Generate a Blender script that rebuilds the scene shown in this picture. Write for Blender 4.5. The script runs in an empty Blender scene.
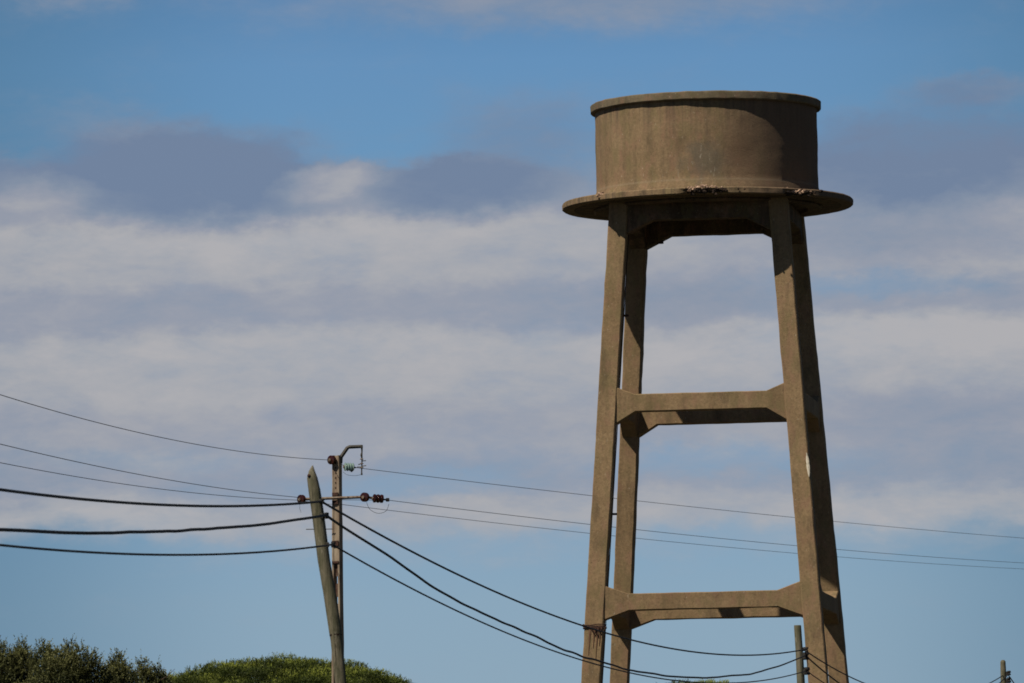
import bpy, bmesh, math, random
from mathutils import Vector, Matrix, noise
import numpy as np
random.seed(7)
rng = np.random.default_rng(11)
scene = bpy.context.scene
COL = scene.collection
R = math.radians

# ------------------------------------------------------------------ camera
FPX = 7300.0
PITCH = math.atan((960 - 341.5) / FPX)
ROLL = 0.0225
CAM = Vector((0, 0, 1.6))
Fv = Vector((0, math.cos(PITCH), math.sin(PITCH)))
U0 = Vector((0, -math.sin(PITCH), math.cos(PITCH)))
R0 = Vector((1, 0, 0))
Rv = R0 * math.cos(ROLL) - U0 * math.sin(ROLL)
Uv = U0 * math.cos(ROLL) + R0 * math.sin(ROLL)

def ray(px, py):
    return Fv + Rv * ((px - 512) / FPX) - Uv * ((py - 341.5) / FPX)

def at(px, py, D):
    """world point seen in that direction at ground distance D along +Y"""
    r = ray(px, py)
    return CAM + r * (D / r.y)

cam_data = bpy.data.cameras.new('camera')
cam = bpy.data.objects.new('camera', cam_data)
COL.objects.link(cam)
M = Matrix.Identity(4)
for i in range(3):
    M[i][0], M[i][1], M[i][2], M[i][3] = Rv[i], Uv[i], -Fv[i], CAM[i]
cam.matrix_world = M
cam_data.sensor_width = 36
cam_data.lens = FPX / 1024 * 36
cam_data.clip_start = 0.5
cam_data.clip_end = 20000
cam_data.dof.use_dof = True
cam_data.dof.focus_distance = 205
cam_data.dof.aperture_fstop = 11.0
scene.camera = cam

# ------------------------------------------------------------------ tagging
def tag(o, label=None, cat=None, group=None, kind=None):
    if label: o['label'] = label
    if cat: o['category'] = cat
    if group: o['group'] = group
    if kind: o['kind'] = kind
    return o

def empty(name, loc, label=None, cat=None, group=None, rz=0):
    o = bpy.data.objects.new(name, None)
    COL.objects.link(o)
    o.location = loc
    o.rotation_euler = (0, 0, rz)
    o.empty_display_size = 0.3
    return tag(o, label, cat, group)

# ------------------------------------------------------------------ materials
def new_mat(name):
    m = bpy.data.materials.new(name)
    m.use_nodes = True
    nt = m.node_tree
    b = nt.nodes['Principled BSDF']
    return m, nt, b

class NB:
    """small node builder"""
    def __init__(s, nt): s.nt = nt
    def n(s, t, **k):
        o = s.nt.nodes.new(t)
        for a, v in k.items(): setattr(o, a, v)
        return o
    def link(s, a, b): s.nt.links.new(a, b)
    def put(s, sock, v):
        if hasattr(v, 'is_linked'): s.link(v, sock)
        elif v is not None: sock.default_value = v
    def math(s, op, a, b=None, c=None, clamp=False):
        o = s.n('ShaderNodeMath', operation=op, use_clamp=clamp)
        s.put(o.inputs[0], a)
        if b is not None: s.put(o.inputs[1], b)
        if c is not None: s.put(o.inputs[2], c)
        return o.outputs[0]
    def noise(s, vec, scale, detail=3, rough=0.55, dist=0.0):
        o = s.n('ShaderNodeTexNoise')
        if vec is not None: s.link(vec, o.inputs['Vector'])
        o.inputs['Scale'].default_value = scale
        o.inputs['Detail'].default_value = detail
        o.inputs['Roughness'].default_value = rough
        o.inputs['Distortion'].default_value = dist
        return o.outputs['Fac']
    def ramp(s, fac, stops, interp='LINEAR'):
        o = s.n('ShaderNodeValToRGB')
        s.link(fac, o.inputs[0])
        cr = o.color_ramp
        cr.interpolation = interp
        while len(cr.elements) < len(stops): cr.elements.new(0.5)
        for e, (p, c) in zip(cr.elements, stops):
            e.position = p
            e.color = (c[0], c[1], c[2], 1) if not isinstance(c, (int, float)) else (c, c, c, 1)
        return o.outputs[0]
    def mix(s, fac, a, b, blend='MIX'):
        o = s.n('ShaderNodeMix', data_type='RGBA', blend_type=blend)
        s.put(o.inputs[0], fac)
        for sock, v in ((o.inputs[6], a), (o.inputs[7], b)):
            if hasattr(v, 'is_linked'): s.link(v, sock)
            else: sock.default_value = (v[0], v[1], v[2], 1)
        return o.outputs[2]
    def mapping(s, vec, scale=(1, 1, 1), loc=(0, 0, 0)):
        o = s.n('ShaderNodeMapping')
        s.link(vec, o.inputs[0])
        o.inputs['Scale'].default_value = scale
        o.inputs['Location'].default_value = loc
        return o.outputs[0]
    def coord(s, which='Object'):
        return s.n('ShaderNodeTexCoord').outputs[which]
    def bump(s, h, strength, dist, bsdf):
        o = s.n('ShaderNodeBump')
        o.inputs['Strength'].default_value = strength
        o.inputs['Distance'].default_value = dist
        s.link(h, o.inputs['Height'])
        s.link(o.outputs[0], bsdf.inputs['Normal'])

def concrete(name, c0, c1, tank=False, dirt=0.5):
    m, nt, b = new_mat(name)
    k = NB(nt)
    co = k.coord('Object')
    big = k.noise(co, 0.9, 5, 0.6)
    fine = k.noise(co, 13.0, 6, 0.75)
    base = k.mix(k.ramp(big, [(0.3, 0.0), (0.7, 1.0)]), c0, c1)
    # fine mottling
    base = k.mix(0.75, base, k.ramp(fine, [(0.30, 0.62), (0.5, 1.0), (0.70, 1.36)]), 'MULTIPLY')
    # vertical rain streaks
    st = k.noise(k.mapping(co, (2.2, 2.2, 0.12)), 1.0, 5, 0.6)
    base = k.mix(dirt, base, k.ramp(st, [(0.34, 0.6), (0.5, 0.97), (0.66, 1.12)]), 'MULTIPLY')
    # lichen green and iron pink tints
    base = k.mix(k.ramp(k.noise(k.mapping(co, (1.6, 1.6, .8), (3, 8, 1)), 1.6, 5, 0.7), [(0.48, 0.0), (0.62, 0.45)]), base, (0.150, 0.128, 0.062))
    base = k.mix(k.ramp(k.noise(k.mapping(co, (1.6, 1.6, .8), (9, 2, 6)), 1.9, 5, 0.7), [(0.50, 0.0), (0.64, 0.5)]), base, (0.235, 0.140, 0.095))
    base = k.mix(k.ramp(k.noise(k.mapping(co, (3, 3, .9), (1, 7, 3)), 1.0, 5, 0.7), [(0.53, 0.0), (0.68, 0.5)]), base, (0.085, 0.066, 0.042))
    # dark lichen spots and pale chips
    sp = k.noise(co, 22.0, 3, 0.6)
    base = k.mix(k.ramp(sp, [(0.62, 0.0), (0.70, 0.6)]), base, (c0[0] * .3, c0[1] * .3, c0[2] * .3))
    pl = k.noise(k.mapping(co, (1, 1, .6), (7, 3, 1)), 15.0, 4, 0.7)
    base = k.mix(k.ramp(pl, [(0.655, 0.0), (0.70, 0.75)]), base, (0.38, 0.33, 0.25))
    if tank:
        # angular position round the tank (0 = straight towards the road side, -Y)
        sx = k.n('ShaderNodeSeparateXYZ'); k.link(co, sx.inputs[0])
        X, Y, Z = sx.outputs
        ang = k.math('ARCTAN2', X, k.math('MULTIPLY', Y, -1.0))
        # darker grey damp patch
        def patch(a0, z0, ra, rz, nscale=2.2):
            dx = k.math('DIVIDE', k.math('SUBTRACT', ang, a0), ra)
            dz = k.math('DIVIDE', k.math('SUBTRACT', Z, z0), rz)
            r = k.math('SQRT', k.math('ADD', k.math('MULTIPLY', dx, dx), k.math('MULTIPLY', dz, dz)))
            r = k.math('ADD', r, k.math('MULTIPLY', k.math('SUBTRACT', k.noise(co, nscale, 5, 0.7), 0.5), 2.0))
            return k.ramp(r, [(0.35, 1.0), (1.0, 0.0)])
        p = patch(0.10, 0.85, 0.26, 0.75)
        base = k.mix(k.math('MULTIPLY', p, 0.6), base, (0.10, 0.093, 0.078))
        p = patch(0.42, 1.1, 0.20, 1.2)
        base = k.mix(k.math('MULTIPLY', p, 0.5), base, (0.15, 0.095, 0.062))
        # white lime runs near the wall foot
        rn = k.noise(k.mapping(co, (2.2, 2.2, 0.9), (2, 5, 0)), 4.0, 6, 0.75, 0.6)
        q = k.math('MULTIPLY', patch(0.06, 0.55, 0.42, 0.8), k.ramp(rn, [(0.60, 0.0), (0.66, 1.0)]))
        base = k.mix(k.math('MULTIPLY', q, 0.75), base, (0.33, 0.30, 0.24))
        # streaks running down from the rim
        tn = k.noise(k.mapping(co, (7, 7, 0.05), (0, 9, 0)), 1.0, 4, 0.7)
        top = k.ramp(k.math('DIVIDE', Z, 2.7), [(0.45, 0.0), (0.95, 1.0)])
        base = k.mix(k.math('MULTIPLY', k.math('MULTIPLY', k.ramp(tn, [(0.47, 0), (0.62, 1)]), top), 0.55),
                     base, (0.06, 0.05, 0.042))
        # wall colour darkened round its right side, painting in the shading gradient
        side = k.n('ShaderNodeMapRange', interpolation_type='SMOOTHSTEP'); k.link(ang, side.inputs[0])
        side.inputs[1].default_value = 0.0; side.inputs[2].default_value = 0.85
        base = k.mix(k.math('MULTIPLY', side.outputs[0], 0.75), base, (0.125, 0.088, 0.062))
        # faint lift line of the formwork
        ln = k.math('ABSOLUTE', k.math('SUBTRACT', Z, 0.30))
        base = k.mix(k.math('MULTIPLY', k.ramp(ln, [(0.0, 1.0), (0.05, 0.0)]), 0.35), base, (0.24, 0.20, 0.14))
    k.link(base, b.inputs['Base Color'])
    b.inputs['Roughness'].default_value = 0.93
    b.inputs['Specular IOR Level'].default_value = 0.2
    h = k.math('ADD', k.math('MULTIPLY', fine, 0.7), k.noise(co, 40.0, 3, 0.6))
    k.bump(h, 0.35, 0.025, b)
    return m

def simple(name, c0, c1, rough=0.6, scale=8, metal=0.0, spec=0.4, stretch=(1, 1, 1), bump=0.2, bd=0.01):
    m, nt, b = new_mat(name)
    k = NB(nt)
    co = k.mapping(k.coord('Object'), stretch)
    f = k.noise(co, scale, 5, 0.65)
    k.link(k.mix(k.ramp(f, [(0.35, 0.0), (0.65, 1.0)]), c0, c1), b.inputs['Base Color'])
    b.inputs['Roughness'].default_value = rough
    b.inputs['Metallic'].default_value = metal
    b.inputs['Specular IOR Level'].default_value = spec
    if bump: k.bump(k.noise(co, scale * 3, 4, 0.6), bump, bd, b)
    return m

MAT = {}
MAT['concrete'] = concrete('weathered_concrete', (0.200, 0.140, 0.078), (0.262, 0.188, 0.108), dirt=0.5)
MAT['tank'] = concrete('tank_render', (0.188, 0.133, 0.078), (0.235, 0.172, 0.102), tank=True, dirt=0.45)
MAT['rim'] = concrete('grey_rim_concrete', (0.115, 0.095, 0.064), (0.165, 0.138, 0.095), dirt=0.6)
MAT['soffit'] = concrete('dark_soffit', (0.06, 0.045, 0.032), (0.11, 0.075, 0.05), dirt=0.7)  # darker concrete for the platform underside, ring and top beams
MAT['aggregate'] = simple('broken_aggregate', (0.10, 0.055, 0.038), (0.56, 0.40, 0.29), 0.95, 14, bump=0.5)
MAT['cavity'] = simple('broken_cavity', (0.010, 0.007, 0.005), (0.035, 0.020, 0.013), 0.95, 12)  # near-black colour stands for the shade inside hollows and holes
MAT['lime'] = simple('pale_chip', (0.45, 0.42, 0.34), (0.66, 0.62, 0.53), 0.9, 14)
MAT['rust'] = simple('rusty_iron', (0.018, 0.010, 0.008), (0.070, 0.030, 0.018), 0.85, 20, bump=0.4)
MAT['rust_stain'] = simple('rust_stain', (0.10, 0.05, 0.028), (0.16, 0.095, 0.055), 0.9, 6)
MAT['steel'] = simple('dull_galvanised', (0.030, 0.030, 0.027), (0.070, 0.066, 0.058), 0.6, 20, 0.3)
MAT['arm'] = simple('weathered_crossarm', (0.075, 0.040, 0.025), (0.22, 0.19, 0.15), 0.8, 10)
MAT['cable'] = simple('black_cable', (0.008, 0.008, 0.009), (0.014, 0.013, 0.014), 0.75, 5, bump=0)
MAT['wire'] = simple('bare_wire', (0.055, 0.06, 0.07), (0.075, 0.078, 0.085), 0.6, 5, 0.3, bump=0)
MAT['brown_glaze'] = simple('brown_porcelain', (0.018, 0.005, 0.004), (0.040, 0.010, 0.007), 0.16, 6, spec=0.6, bump=0)
MAT['pole_face'] = simple('pole_concrete', (0.15, 0.105, 0.075), (0.32, 0.27, 0.20), 0.9, 4, stretch=(1, 1, .35), bump=0.4)
MAT['pole_recess'] = simple('pole_recess', (0.05, 0.024, 0.017), (0.13, 0.085, 0.06), 0.9, 5)

def wood(name, green):
    m, nt, b = new_mat(name)
    k = NB(nt)
    co = k.coord('Object')
    g = k.noise(k.mapping(co, (13, 13, 0.8)), 1.0, 6, 0.75)
    big = k.noise(k.mapping(co, (3, 3, 1)), 1.3, 6, 0.7)
    ca = (0.150, 0.142, 0.098) if green else (0.15, 0.13, 0.10)
    cb = (0.055, 0.060, 0.032) if green else (0.075, 0.062, 0.045)
    c = k.mix(k.ramp(g, [(0.35, 0), (0.62, 1)]), cb, ca)
    c = k.mix(k.ramp(big, [(0.46, 0.0), (0.62, 0.7)]), c, (0.185, 0.165, 0.125))
    bl = k.noise(k.mapping(co, (6, 6, 1.8), (5, 2, 8)), 1.0, 6, 0.75)
    c = k.mix(k.ramp(bl, [(0.50, 0.0), (0.60, 0.75)]), c, (0.050, 0.052, 0.032))
    c = k.mix(k.ramp(k.noise(k.mapping(co, (9, 9, 2.5), (1, 6, 2)), 1.0, 5, 0.8), [(0.60, 0.0), (0.68, 0.7)]), c, (0.26, 0.24, 0.19))
    cr = k.noise(k.mapping(co, (34, 34, 1.1), (3, 1, 0)), 1.0, 3, 0.6)
    c = k.mix(k.ramp(cr, [(0.62, 0.0), (0.68, 0.85)]), c, (0.018, 0.016, 0.012))
    k.link(c, b.inputs['Base Color'])
    b.inputs['Roughness'].default_value = 0.9
    b.inputs['Specular IOR Level'].default_value = 0.2
    k.bump(g, 0.6, 0.02, b)
    return m
MAT['wood'] = wood('treated_pole_wood', True)
MAT['wood_grey'] = wood('grey_pole_wood', False)

# green glass insulator
m, nt, b = new_mat('green_glass')
k = NB(nt)
f = k.noise(k.coord('Object'), 9, 3)
k.link(k.mix(f, (0.17, 0.29, 0.27), (0.42, 0.58, 0.55)), b.inputs['Base Color'])
b.inputs['Roughness'].default_value = 0.12
b.inputs['Transmission Weight'].default_value = 0.35
b.inputs['IOR'].default_value = 1.5
MAT['green_glass'] = m

def leaf_mat(name, dark, light, tip, scale=1.2):
    m, nt, b = new_mat(name)
    k = NB(nt)
    co = k.coord('Object')
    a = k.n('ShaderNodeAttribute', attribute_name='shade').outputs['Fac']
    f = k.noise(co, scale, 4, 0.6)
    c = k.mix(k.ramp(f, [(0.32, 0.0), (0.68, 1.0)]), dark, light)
    c = k.mix(k.ramp(a, [(0.35, 0.0), (1.0, 0.9)]), c, tip)  # tip colour also goes on crown tops as painted sunlight
    c = k.mix(1.0, c, k.ramp(a, [(0.0, 0.45), (0.6, 1.0), (1.0, 1.25)]), 'MULTIPLY')  # painted light and shade from the attribute multiply the leaf colour
    k.link(c, b.inputs['Base Color'])
    b.inputs['Roughness'].default_value = 0.6
    b.inputs['Specular IOR Level'].default_value = 0.25
    tr = k.n('ShaderNodeBsdfTranslucent')
    k.link(c, tr.inputs[0])
    mx = k.n('ShaderNodeMixShader'); mx.inputs[0].default_value = 0.18
    out = nt.nodes['Material Output']
    k.link(b.outputs[0], mx.inputs[1]); k.link(tr.outputs[0], mx.inputs[2])
    k.link(mx.outputs[0], out.inputs[0])
    return m
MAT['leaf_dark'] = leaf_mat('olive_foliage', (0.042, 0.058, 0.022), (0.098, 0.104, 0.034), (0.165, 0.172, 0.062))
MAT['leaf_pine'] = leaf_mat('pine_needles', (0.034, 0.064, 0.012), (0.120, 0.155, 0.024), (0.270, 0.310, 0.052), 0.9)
MAT['bark'] = simple('rough_bark', (0.035, 0.024, 0.016), (0.09, 0.065, 0.045), 0.95, 4, stretch=(3, 3, .6), bump=0.8, bd=0.03)

# ground
m, nt, b = new_mat('dry_grass_ground')
k = NB(nt)
co = k.coord('Object')
c = k.mix(k.ramp(k.noise(co, 0.05, 5), [(0.35, 0), (0.65, 1)]), (0.022, 0.026, 0.014), (0.045, 0.042, 0.028))
c = k.mix(0.6, c, k.ramp(k.noise(co, 3.0, 5, 0.7), [(0.3, 0.5), (0.7, 1.4)]), 'MULTIPLY')
k.link(c, b.inputs['Base Color']); b.inputs['Roughness'].default_value = 1.0
k.bump(k.noise(co, 5, 4), 0.6, 0.1, b)
MAT['ground'] = m

# ------------------------------------------------------------------ mesh builder
class MB:
    def __init__(s): s.v = []; s.f = []
    def add(s, vs, fs):
        o = len(s.v)
        s.v += [tuple(v) for v in vs]
        s.f += [tuple(i + o for i in f) for f in fs]
        return s
    def loft(s, rings, caps=True, closed=True):
        n = len(rings[0]); vs = [p for r in rings for p in r]; fs = []
        for i in range(len(rings) - 1):
            for j in range(n if closed else n - 1):
                a = i * n + j; b_ = i * n + (j + 1) % n
                fs.append((a, b_, b_ + n, a + n))
        if caps:
            fs.append(tuple(range(n - 1, -1, -1)))
            fs.append(tuple((len(rings) - 1) * n + j for j in range(n)))
        return s.add(vs, fs)
    def tube(s, pts, rad, n=10, caps=True):
        pts = [Vector(p) for p in pts]
        if not hasattr(rad, '__len__'): rad = [rad] * len(pts)
        rings = []; up = None
        for i, p in enumerate(pts):
            t = (pts[min(i + 1, len(pts) - 1)] - pts[max(i - 1, 0)]).normalized()
            if up is None: up = Vector((0, 0, 1)) if abs(t.z) < .9 else Vector((1, 0, 0))
            a = t.cross(up).normalized(); b_ = a.cross(t).normalized(); up = b_
            # ring order counter-clockwise round t
            rings.append([p + (a * math.cos(q) + b_ * math.sin(q)) * rad[i]
                          for q in [2 * math.pi * j / n for j in range(n)]][::-1])
        return s.loft(rings, caps)
    def box(s, c, size, mat=None, bev=0.0):
        bm = bmesh.new()
        bmesh.ops.create_cube(bm, size=1)
        for v in bm.verts: v.co = Vector((v.co.x * size[0], v.co.y * size[1], v.co.z * size[2]))
        if bev: bmesh.ops.bevel(bm, geom=list(bm.edges), offset=bev, segments=2, affect='EDGES', profile=.6)
        vs = [(mat @ v.co if mat else v.co) + Vector(c) for v in bm.verts]
        fs = [[v.index for v in f.verts] for f in bm.faces]
        bm.free()
        return s.add(vs, fs)
    def lathe(s, prof, c=(0, 0, 0), n=24, axis=None, wob=None):
        """prof: list of (r, h), closed at both ends when r=0"""
        q = Vector((0, 0, 1)).rotation_difference(Vector(axis)) if axis is not None else None
        rings = []
        for (r, h) in prof:
            ring = []
            for j in range(n):
                a = 2 * math.pi * j / n
                rr = r
                p = Vector((rr * math.cos(a), rr * math.sin(a), h))
                if wob: p = wob(p)
                if q: p = q @ p
                ring.append(p + Vector(c))
            rings.append(ring)
        return s.loft(rings, True)
    def build(s, name, mat, parent=None, smooth=None, origin=None):
        me = bpy.data.meshes.new(name)
        if origin is not None:
            o_ = Vector(origin)
            s.v = [tuple(Vector(v) - o_) for v in s.v]
        me.from_pydata(s.v, [], s.f)
        bm = bmesh.new(); bm.from_mesh(me)
        bmesh.ops.recalc_face_normals(bm, faces=bm.faces)
        bm.to_mesh(me); bm.free()
        me.materials.append(mat)
        ob = bpy.data.objects.new(name, me)
        COL.objects.link(ob)
        if origin is not None: ob.location = origin
        if parent: ob.parent = parent
        if smooth is not None:
            me.shade_smooth()
            me.set_sharp_from_angle(angle=R(smooth))
        return ob

def jitter(p, amp, freq=1.5, seed=0):
    q = Vector(p) * freq + Vector((seed * 13.1, seed * 7.7, seed * 3.3))
    return Vector(p) + Vector((noise.noise(q), noise.noise(q + Vector((50, 0, 0))), noise.noise(q + Vector((0, 50, 0))))) * amp

# ================================================================== WATER TOWER
D_T = 207.0
cpt = at(703.7, 208.5, D_T)           # centre of platform underside
Zp = cpt.z
TH = R(7.75)
tower = empty('water_tower', (cpt.x, D_T, 0),
              'tall weathered concrete water tower with round tank on four splayed legs', 'water tower', rz=-TH)
tower.rotation_euler.y = 0.0050      # the whole tower stands a hair out of plumb
PLAT_T = 0.19
TAPER = 0.069
LEG_W = 0.53
Z560 = at(713, 560, D_T).z
def half(z): return (5.88 - 2 * TAPER * (z - Z560)) / 2

def chamf(cx, cy, w, d, ch, z):
    a, b_ = w / 2, d / 2
    pts = [(-a + ch, -b_), (a - ch, -b_), (a, -b_ + ch), (a, b_ - ch), (a - ch, b_), (-a + ch, b_), (-a, b_ - ch), (-a, -b_ + ch)]
    return [Vector((cx + x, cy + y, z)) for x, y in pts]

for i, (sx, sy) in enumerate(((-1, -1), (1, -1), (-1, 1), (1, 1))):
    mb = MB(); rings = []
    zs = np.linspace(-0.2, Zp - 0.004, 90)
    for z in zs:
        h = half(z)
        ring = chamf(sx * h, sy * h, LEG_W, LEG_W, 0.028, float(z))
        rings.append([jitter(p, 0.012, 1.2, i) + (jitter(p, 0.012, 9.0, i + 9) - p) for p in ring])
    mb.loft(rings)
    mb.build('leg', MAT['concrete'], tower, smooth=32)
    h = half(0.1)
    MB().box((sx * h, sy * h, 0.12), (1.3, 1.3, 0.5), bev=0.04).build('footing', MAT['concrete'], tower)

def beam_poly(x0, x1, zc, hh, hx, hzt, hzb, flat_top=False):
    """outline in (x,z), haunches at both ends; subdivided along the run"""
    top = []; bot = []
    xs = [x0, x0 + hx] + list(np.linspace(x0 + hx, x1 - hx, 14)[1:-1]) + [x1 - hx, x1]
    for x in xs:
        e = 1.0 if x in (x0, x1) else 0.0
        top.append((x, zc + hh / 2 + (0 if flat_top else hzt * e)))
        bot.append((x, zc - hh / 2 - hzb * e))
    return top, bot

def beam(zc, hh, thick, hx, hzt, hzb, side, seed, flat_top=False, mat='concrete', hx2=None):
    # side 0..3: front, right, back, left
    h = half(zc)
    L = h - LEG_W / 2 + 0.03
    top, bot = beam_poly(-L, L, zc, hh, hx, hzt, hzb, flat_top)
    rings = []
    ch = 0.022
    for (xt, zt), (xb, zb) in zip(top, bot):
        yy = thick / 2
        ring = [(xb, -yy + ch, zb), (xb, -yy, zb + ch), (xt, -yy, zt - ch), (xt, -yy + ch, zt),
                (xt, yy - ch, zt), (xt, yy, zt - ch), (xb, yy, zb + ch), (xb, yy - ch, zb)]
        rings.append([jitter(p, 0.010, 1.5, seed) + (jitter(p, 0.008, 9.0, seed + 3) - Vector(p)) for p in ring])
    mb = MB().loft(rings)
    off = Vector((0, -h, 0))
    rot = Matrix.Rotation(side * math.pi / 2, 3, 'Z')
    mb.v = [tuple(rot @ (Vector(v) + off)) for v in mb.v]
    return mb.build('cross_beam', MAT[mat], tower)

z_mid = at(702, 401.6, D_T - 2.6).z
z_low = at(702, 600.7, D_T - 2.9).z
print('z', Zp, z_mid, z_low, 'half', half(z_mid))
for sd in range(4):
    if True:
        beam(z_mid, 0.49, 0.44, 0.55, 0.22, 0.34, sd, sd)
        beam(z_low, 0.47, 0.44, 0.70, 0.25, 0.26, sd, sd + 5)
    beam(z_low - 5.7, 0.47, 0.44, 0.70, 0.25, 0.26, sd, sd + 11)
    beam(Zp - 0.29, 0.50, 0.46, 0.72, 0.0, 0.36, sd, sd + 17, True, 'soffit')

# platform slab with broken edge
spalls = [(-5, 0.26), (3, 0.14), (36, 0.22), (42, 0.12)]   # angle from -Y in world, half-width rad
def edge_bite(a):
    b_ = 0.0
    for s_, w in spalls:
        d = (a - R(s_) - TH * 1.0 * 0) / (w * 0.5)
        b_ = max(b_, max(0.0, 1 - d * d))
    return b_
RP = 4.14
mb = MB(); n = 420; rings = []
prof = [(0.02, 0.0), (3.0, 0.0), (RP - 0.28, 0.0), (RP - 0.03, 0.0), (RP, 0.025), (RP, PLAT_T * .5), (RP, PLAT_T - 0.03), (RP - 0.03, PLAT_T), (3.3, PLAT_T + 0.03), (0.02, PLAT_T + 0.03)]
for pi_, (r, h) in enumerate(prof):
    ring = []
    for j in range(n):
        a = 2 * math.pi * j / n
        aw = math.atan2(math.sin(a), math.cos(a))
        # local angle measured from -Y world: tower is rotated by -TH
        bite = edge_bite(aw)
        rr, hh = r, h
        rag = noise.noise(Vector((math.cos(a) * 14, math.sin(a) * 14, h * 6)))
        if 2 <= pi_ <= 7:
            rr += 0.02 * rag
            if pi_ >= 3: rr -= bite * (0.16 + 0.12 * rag) * (1.0 if pi_ <= 5 else 0.35)
            if pi_ in (3, 4): hh += bite * (0.125 + 0.05 * rag)
        ww = a - math.pi / 2 + TH   # a=0 -> towards camera
        ring.append(Vector((rr * math.cos(ww), rr * math.sin(ww), Zp + hh)))
    rings.append(ring)
mb.loft(rings)
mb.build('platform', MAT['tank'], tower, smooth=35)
# soffit skin and ring under the tank wall
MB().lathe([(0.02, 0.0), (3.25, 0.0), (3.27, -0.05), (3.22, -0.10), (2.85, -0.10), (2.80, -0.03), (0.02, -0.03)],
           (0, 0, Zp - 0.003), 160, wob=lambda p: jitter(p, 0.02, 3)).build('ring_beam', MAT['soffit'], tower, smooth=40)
mb = MB(); rings = []
for (r, h) in [(3.30, -0.002), (RP - 0.34, -0.002), (RP - 0.34, -0.012), (3.30, -0.012)]:
    rings.append([Vector((r * math.cos(2 * math.pi * j / 120), r * math.sin(2 * math.pi * j / 120), Zp + h)) for j in range(120)])
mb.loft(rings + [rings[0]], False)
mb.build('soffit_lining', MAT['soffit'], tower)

# tank
Z0 = Zp + PLAT_T + 0.02
z_rim_top = at(705.5, 104.0, D_T).z
HT = z_rim_top - Z0
print('tank height', HT)
RT = 3.165
def wobT(p):
    a = math.atan2(p.y, p.x)
    if p.xy.length < 1: return p
    d = 0.014 * noise.noise(Vector((math.cos(a) * 2.2, math.sin(a) * 2.2, p.z * 1.6))) + 0.006 * noise.noise(Vector((math.cos(a) * 9, math.sin(a) * 9, p.z * 5)))
    s_ = (p.xy.length + d) / p.xy.length
    return Vector((p.x * s_, p.y * s_, p.z))
prof = [(0.02, 0.0), (RT + 0.07, 0.0), (RT + 0.06, 0.16), (RT, 0.30)]
prof += [(RT, h) for h in np.linspace(0.45, HT - 0.22, 26)]
prof += [(RT, HT - 0.06), (0.02, HT - 0.06)]
prof = [(r, float(h)) for r, h in prof]
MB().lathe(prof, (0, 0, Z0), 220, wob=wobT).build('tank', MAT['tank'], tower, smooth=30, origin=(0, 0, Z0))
RR = RT + 0.125
def wobR(p):
    a = math.atan2(p.y, p.x)
    if p.xy.length < 1: return p
    q = Vector((math.cos(a) * 8, math.sin(a) * 8, p.z * 3))
    d = 0.016 * noise.noise(q) + 0.010 * noise.noise(q * 3)
    s_ = (p.xy.length + d) / p.xy.length
    return Vector((p.x * s_, p.y * s_, p.z + 0.012 * noise.noise(q * 1.3 + Vector((9, 9, 9)))))
MB().lathe([(RT - 0.3, -0.24), (RR - 0.03, -0.24), (RR, -0.21), (RR + 0.004, -0.12), (RR, -0.03), (RR - 0.04, 0.0), (RR - 0.5, 0.015), (0.02, 0.05)],
           (0, 0, Z0 + HT), 260, wob=wobR).build('rim', MAT['rim'], tower, smooth=35, origin=(0, 0, Z0 + HT))

# broken aggregate at the slab edge
def rocks(mb, center, spread, count, rmin, rmax):
    for _ in range(count):
        c = Vector(center) + Vector((random.gauss(0, spread[0]), random.gauss(0, spread[1]), random.gauss(0, spread[2])))
        bm = bmesh.new(); bmesh.ops.create_icosphere(bm, subdivisions=1, radius=1)
        r = random.uniform(rmin, rmax); sc = Vector((random.uniform(.7, 1.4), random.uniform(.6, 1.1), random.uniform(.5, 1.0)))
        sd = random.random() * 99
        vs = []
        for v in bm.verts:
            p = v.co * (1 + 0.5 * noise.noise(v.co * 1.7 + Vector((sd, 0, 0))))
            vs.append(Vector((p.x * sc.x, p.y * sc.y, p.z * sc.z)) * r + c)
        mb.add(vs, [[v.index for v in f.verts] for f in bm.faces]); bm.free()
def spot(ang_deg, r, z):
    w = R(ang_deg) - math.pi / 2 + TH
    return Vector((r * math.cos(w), r * math.sin(w), z))
for (ang, cnt, zoff, sp) in ((-48, 12, 0.24, 0.07), (-5.6, 40, 0.25, 0.15), (0.5, 10, 0.27, 0.22), (35.5, 34, 0.15, 0.20)):
    arcp = lambda w_, r_, z_: [spot(ang + q * math.degrees(w_) / RP, r_, z_) for q in (-1, -.5, 0, .5, 1)]
    a = MB(); (a.tube if ang > -40 else (lambda *q: None))(arcp(sp * 1.6, RP - .12, Zp + zoff * .62), [.01, .03, .035, .03, .01], 7); rocks(a, spot(ang, RP - (0.04 if ang < -40 else 0.10), Zp + zoff * .62), (sp, 0.03, 0.035), cnt, 0.022, 0.06)
    a.build('broken_aggregate', MAT['aggregate'], tower)
    if ang < -40: continue
    a = MB(); a.tube(arcp(sp * 3.4, RP - .14, Zp + zoff * .35), [.01, .035, .05, .035, .01], 7); rocks(a, spot(ang + 1.2, RP - (0.24 if ang < -40 else 0.12), Zp + zoff * .35), (sp * 1.7, 0.03, 0.05), cnt, 0.03, 0.07)
    a.build('spalled_hollow_shade', MAT['cavity'], tower)  # near-black lumps stand for the shade inside the broken edge

# stub pipe under the back beam
MB().tube([(-1.62, half(Zp) - 0.1, Zp - 0.5), (-1.62, half(Zp) - 0.1, Zp - 0.76)], 0.09, 12).build('drain_stub', MAT['rust'], tower, smooth=40)

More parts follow.
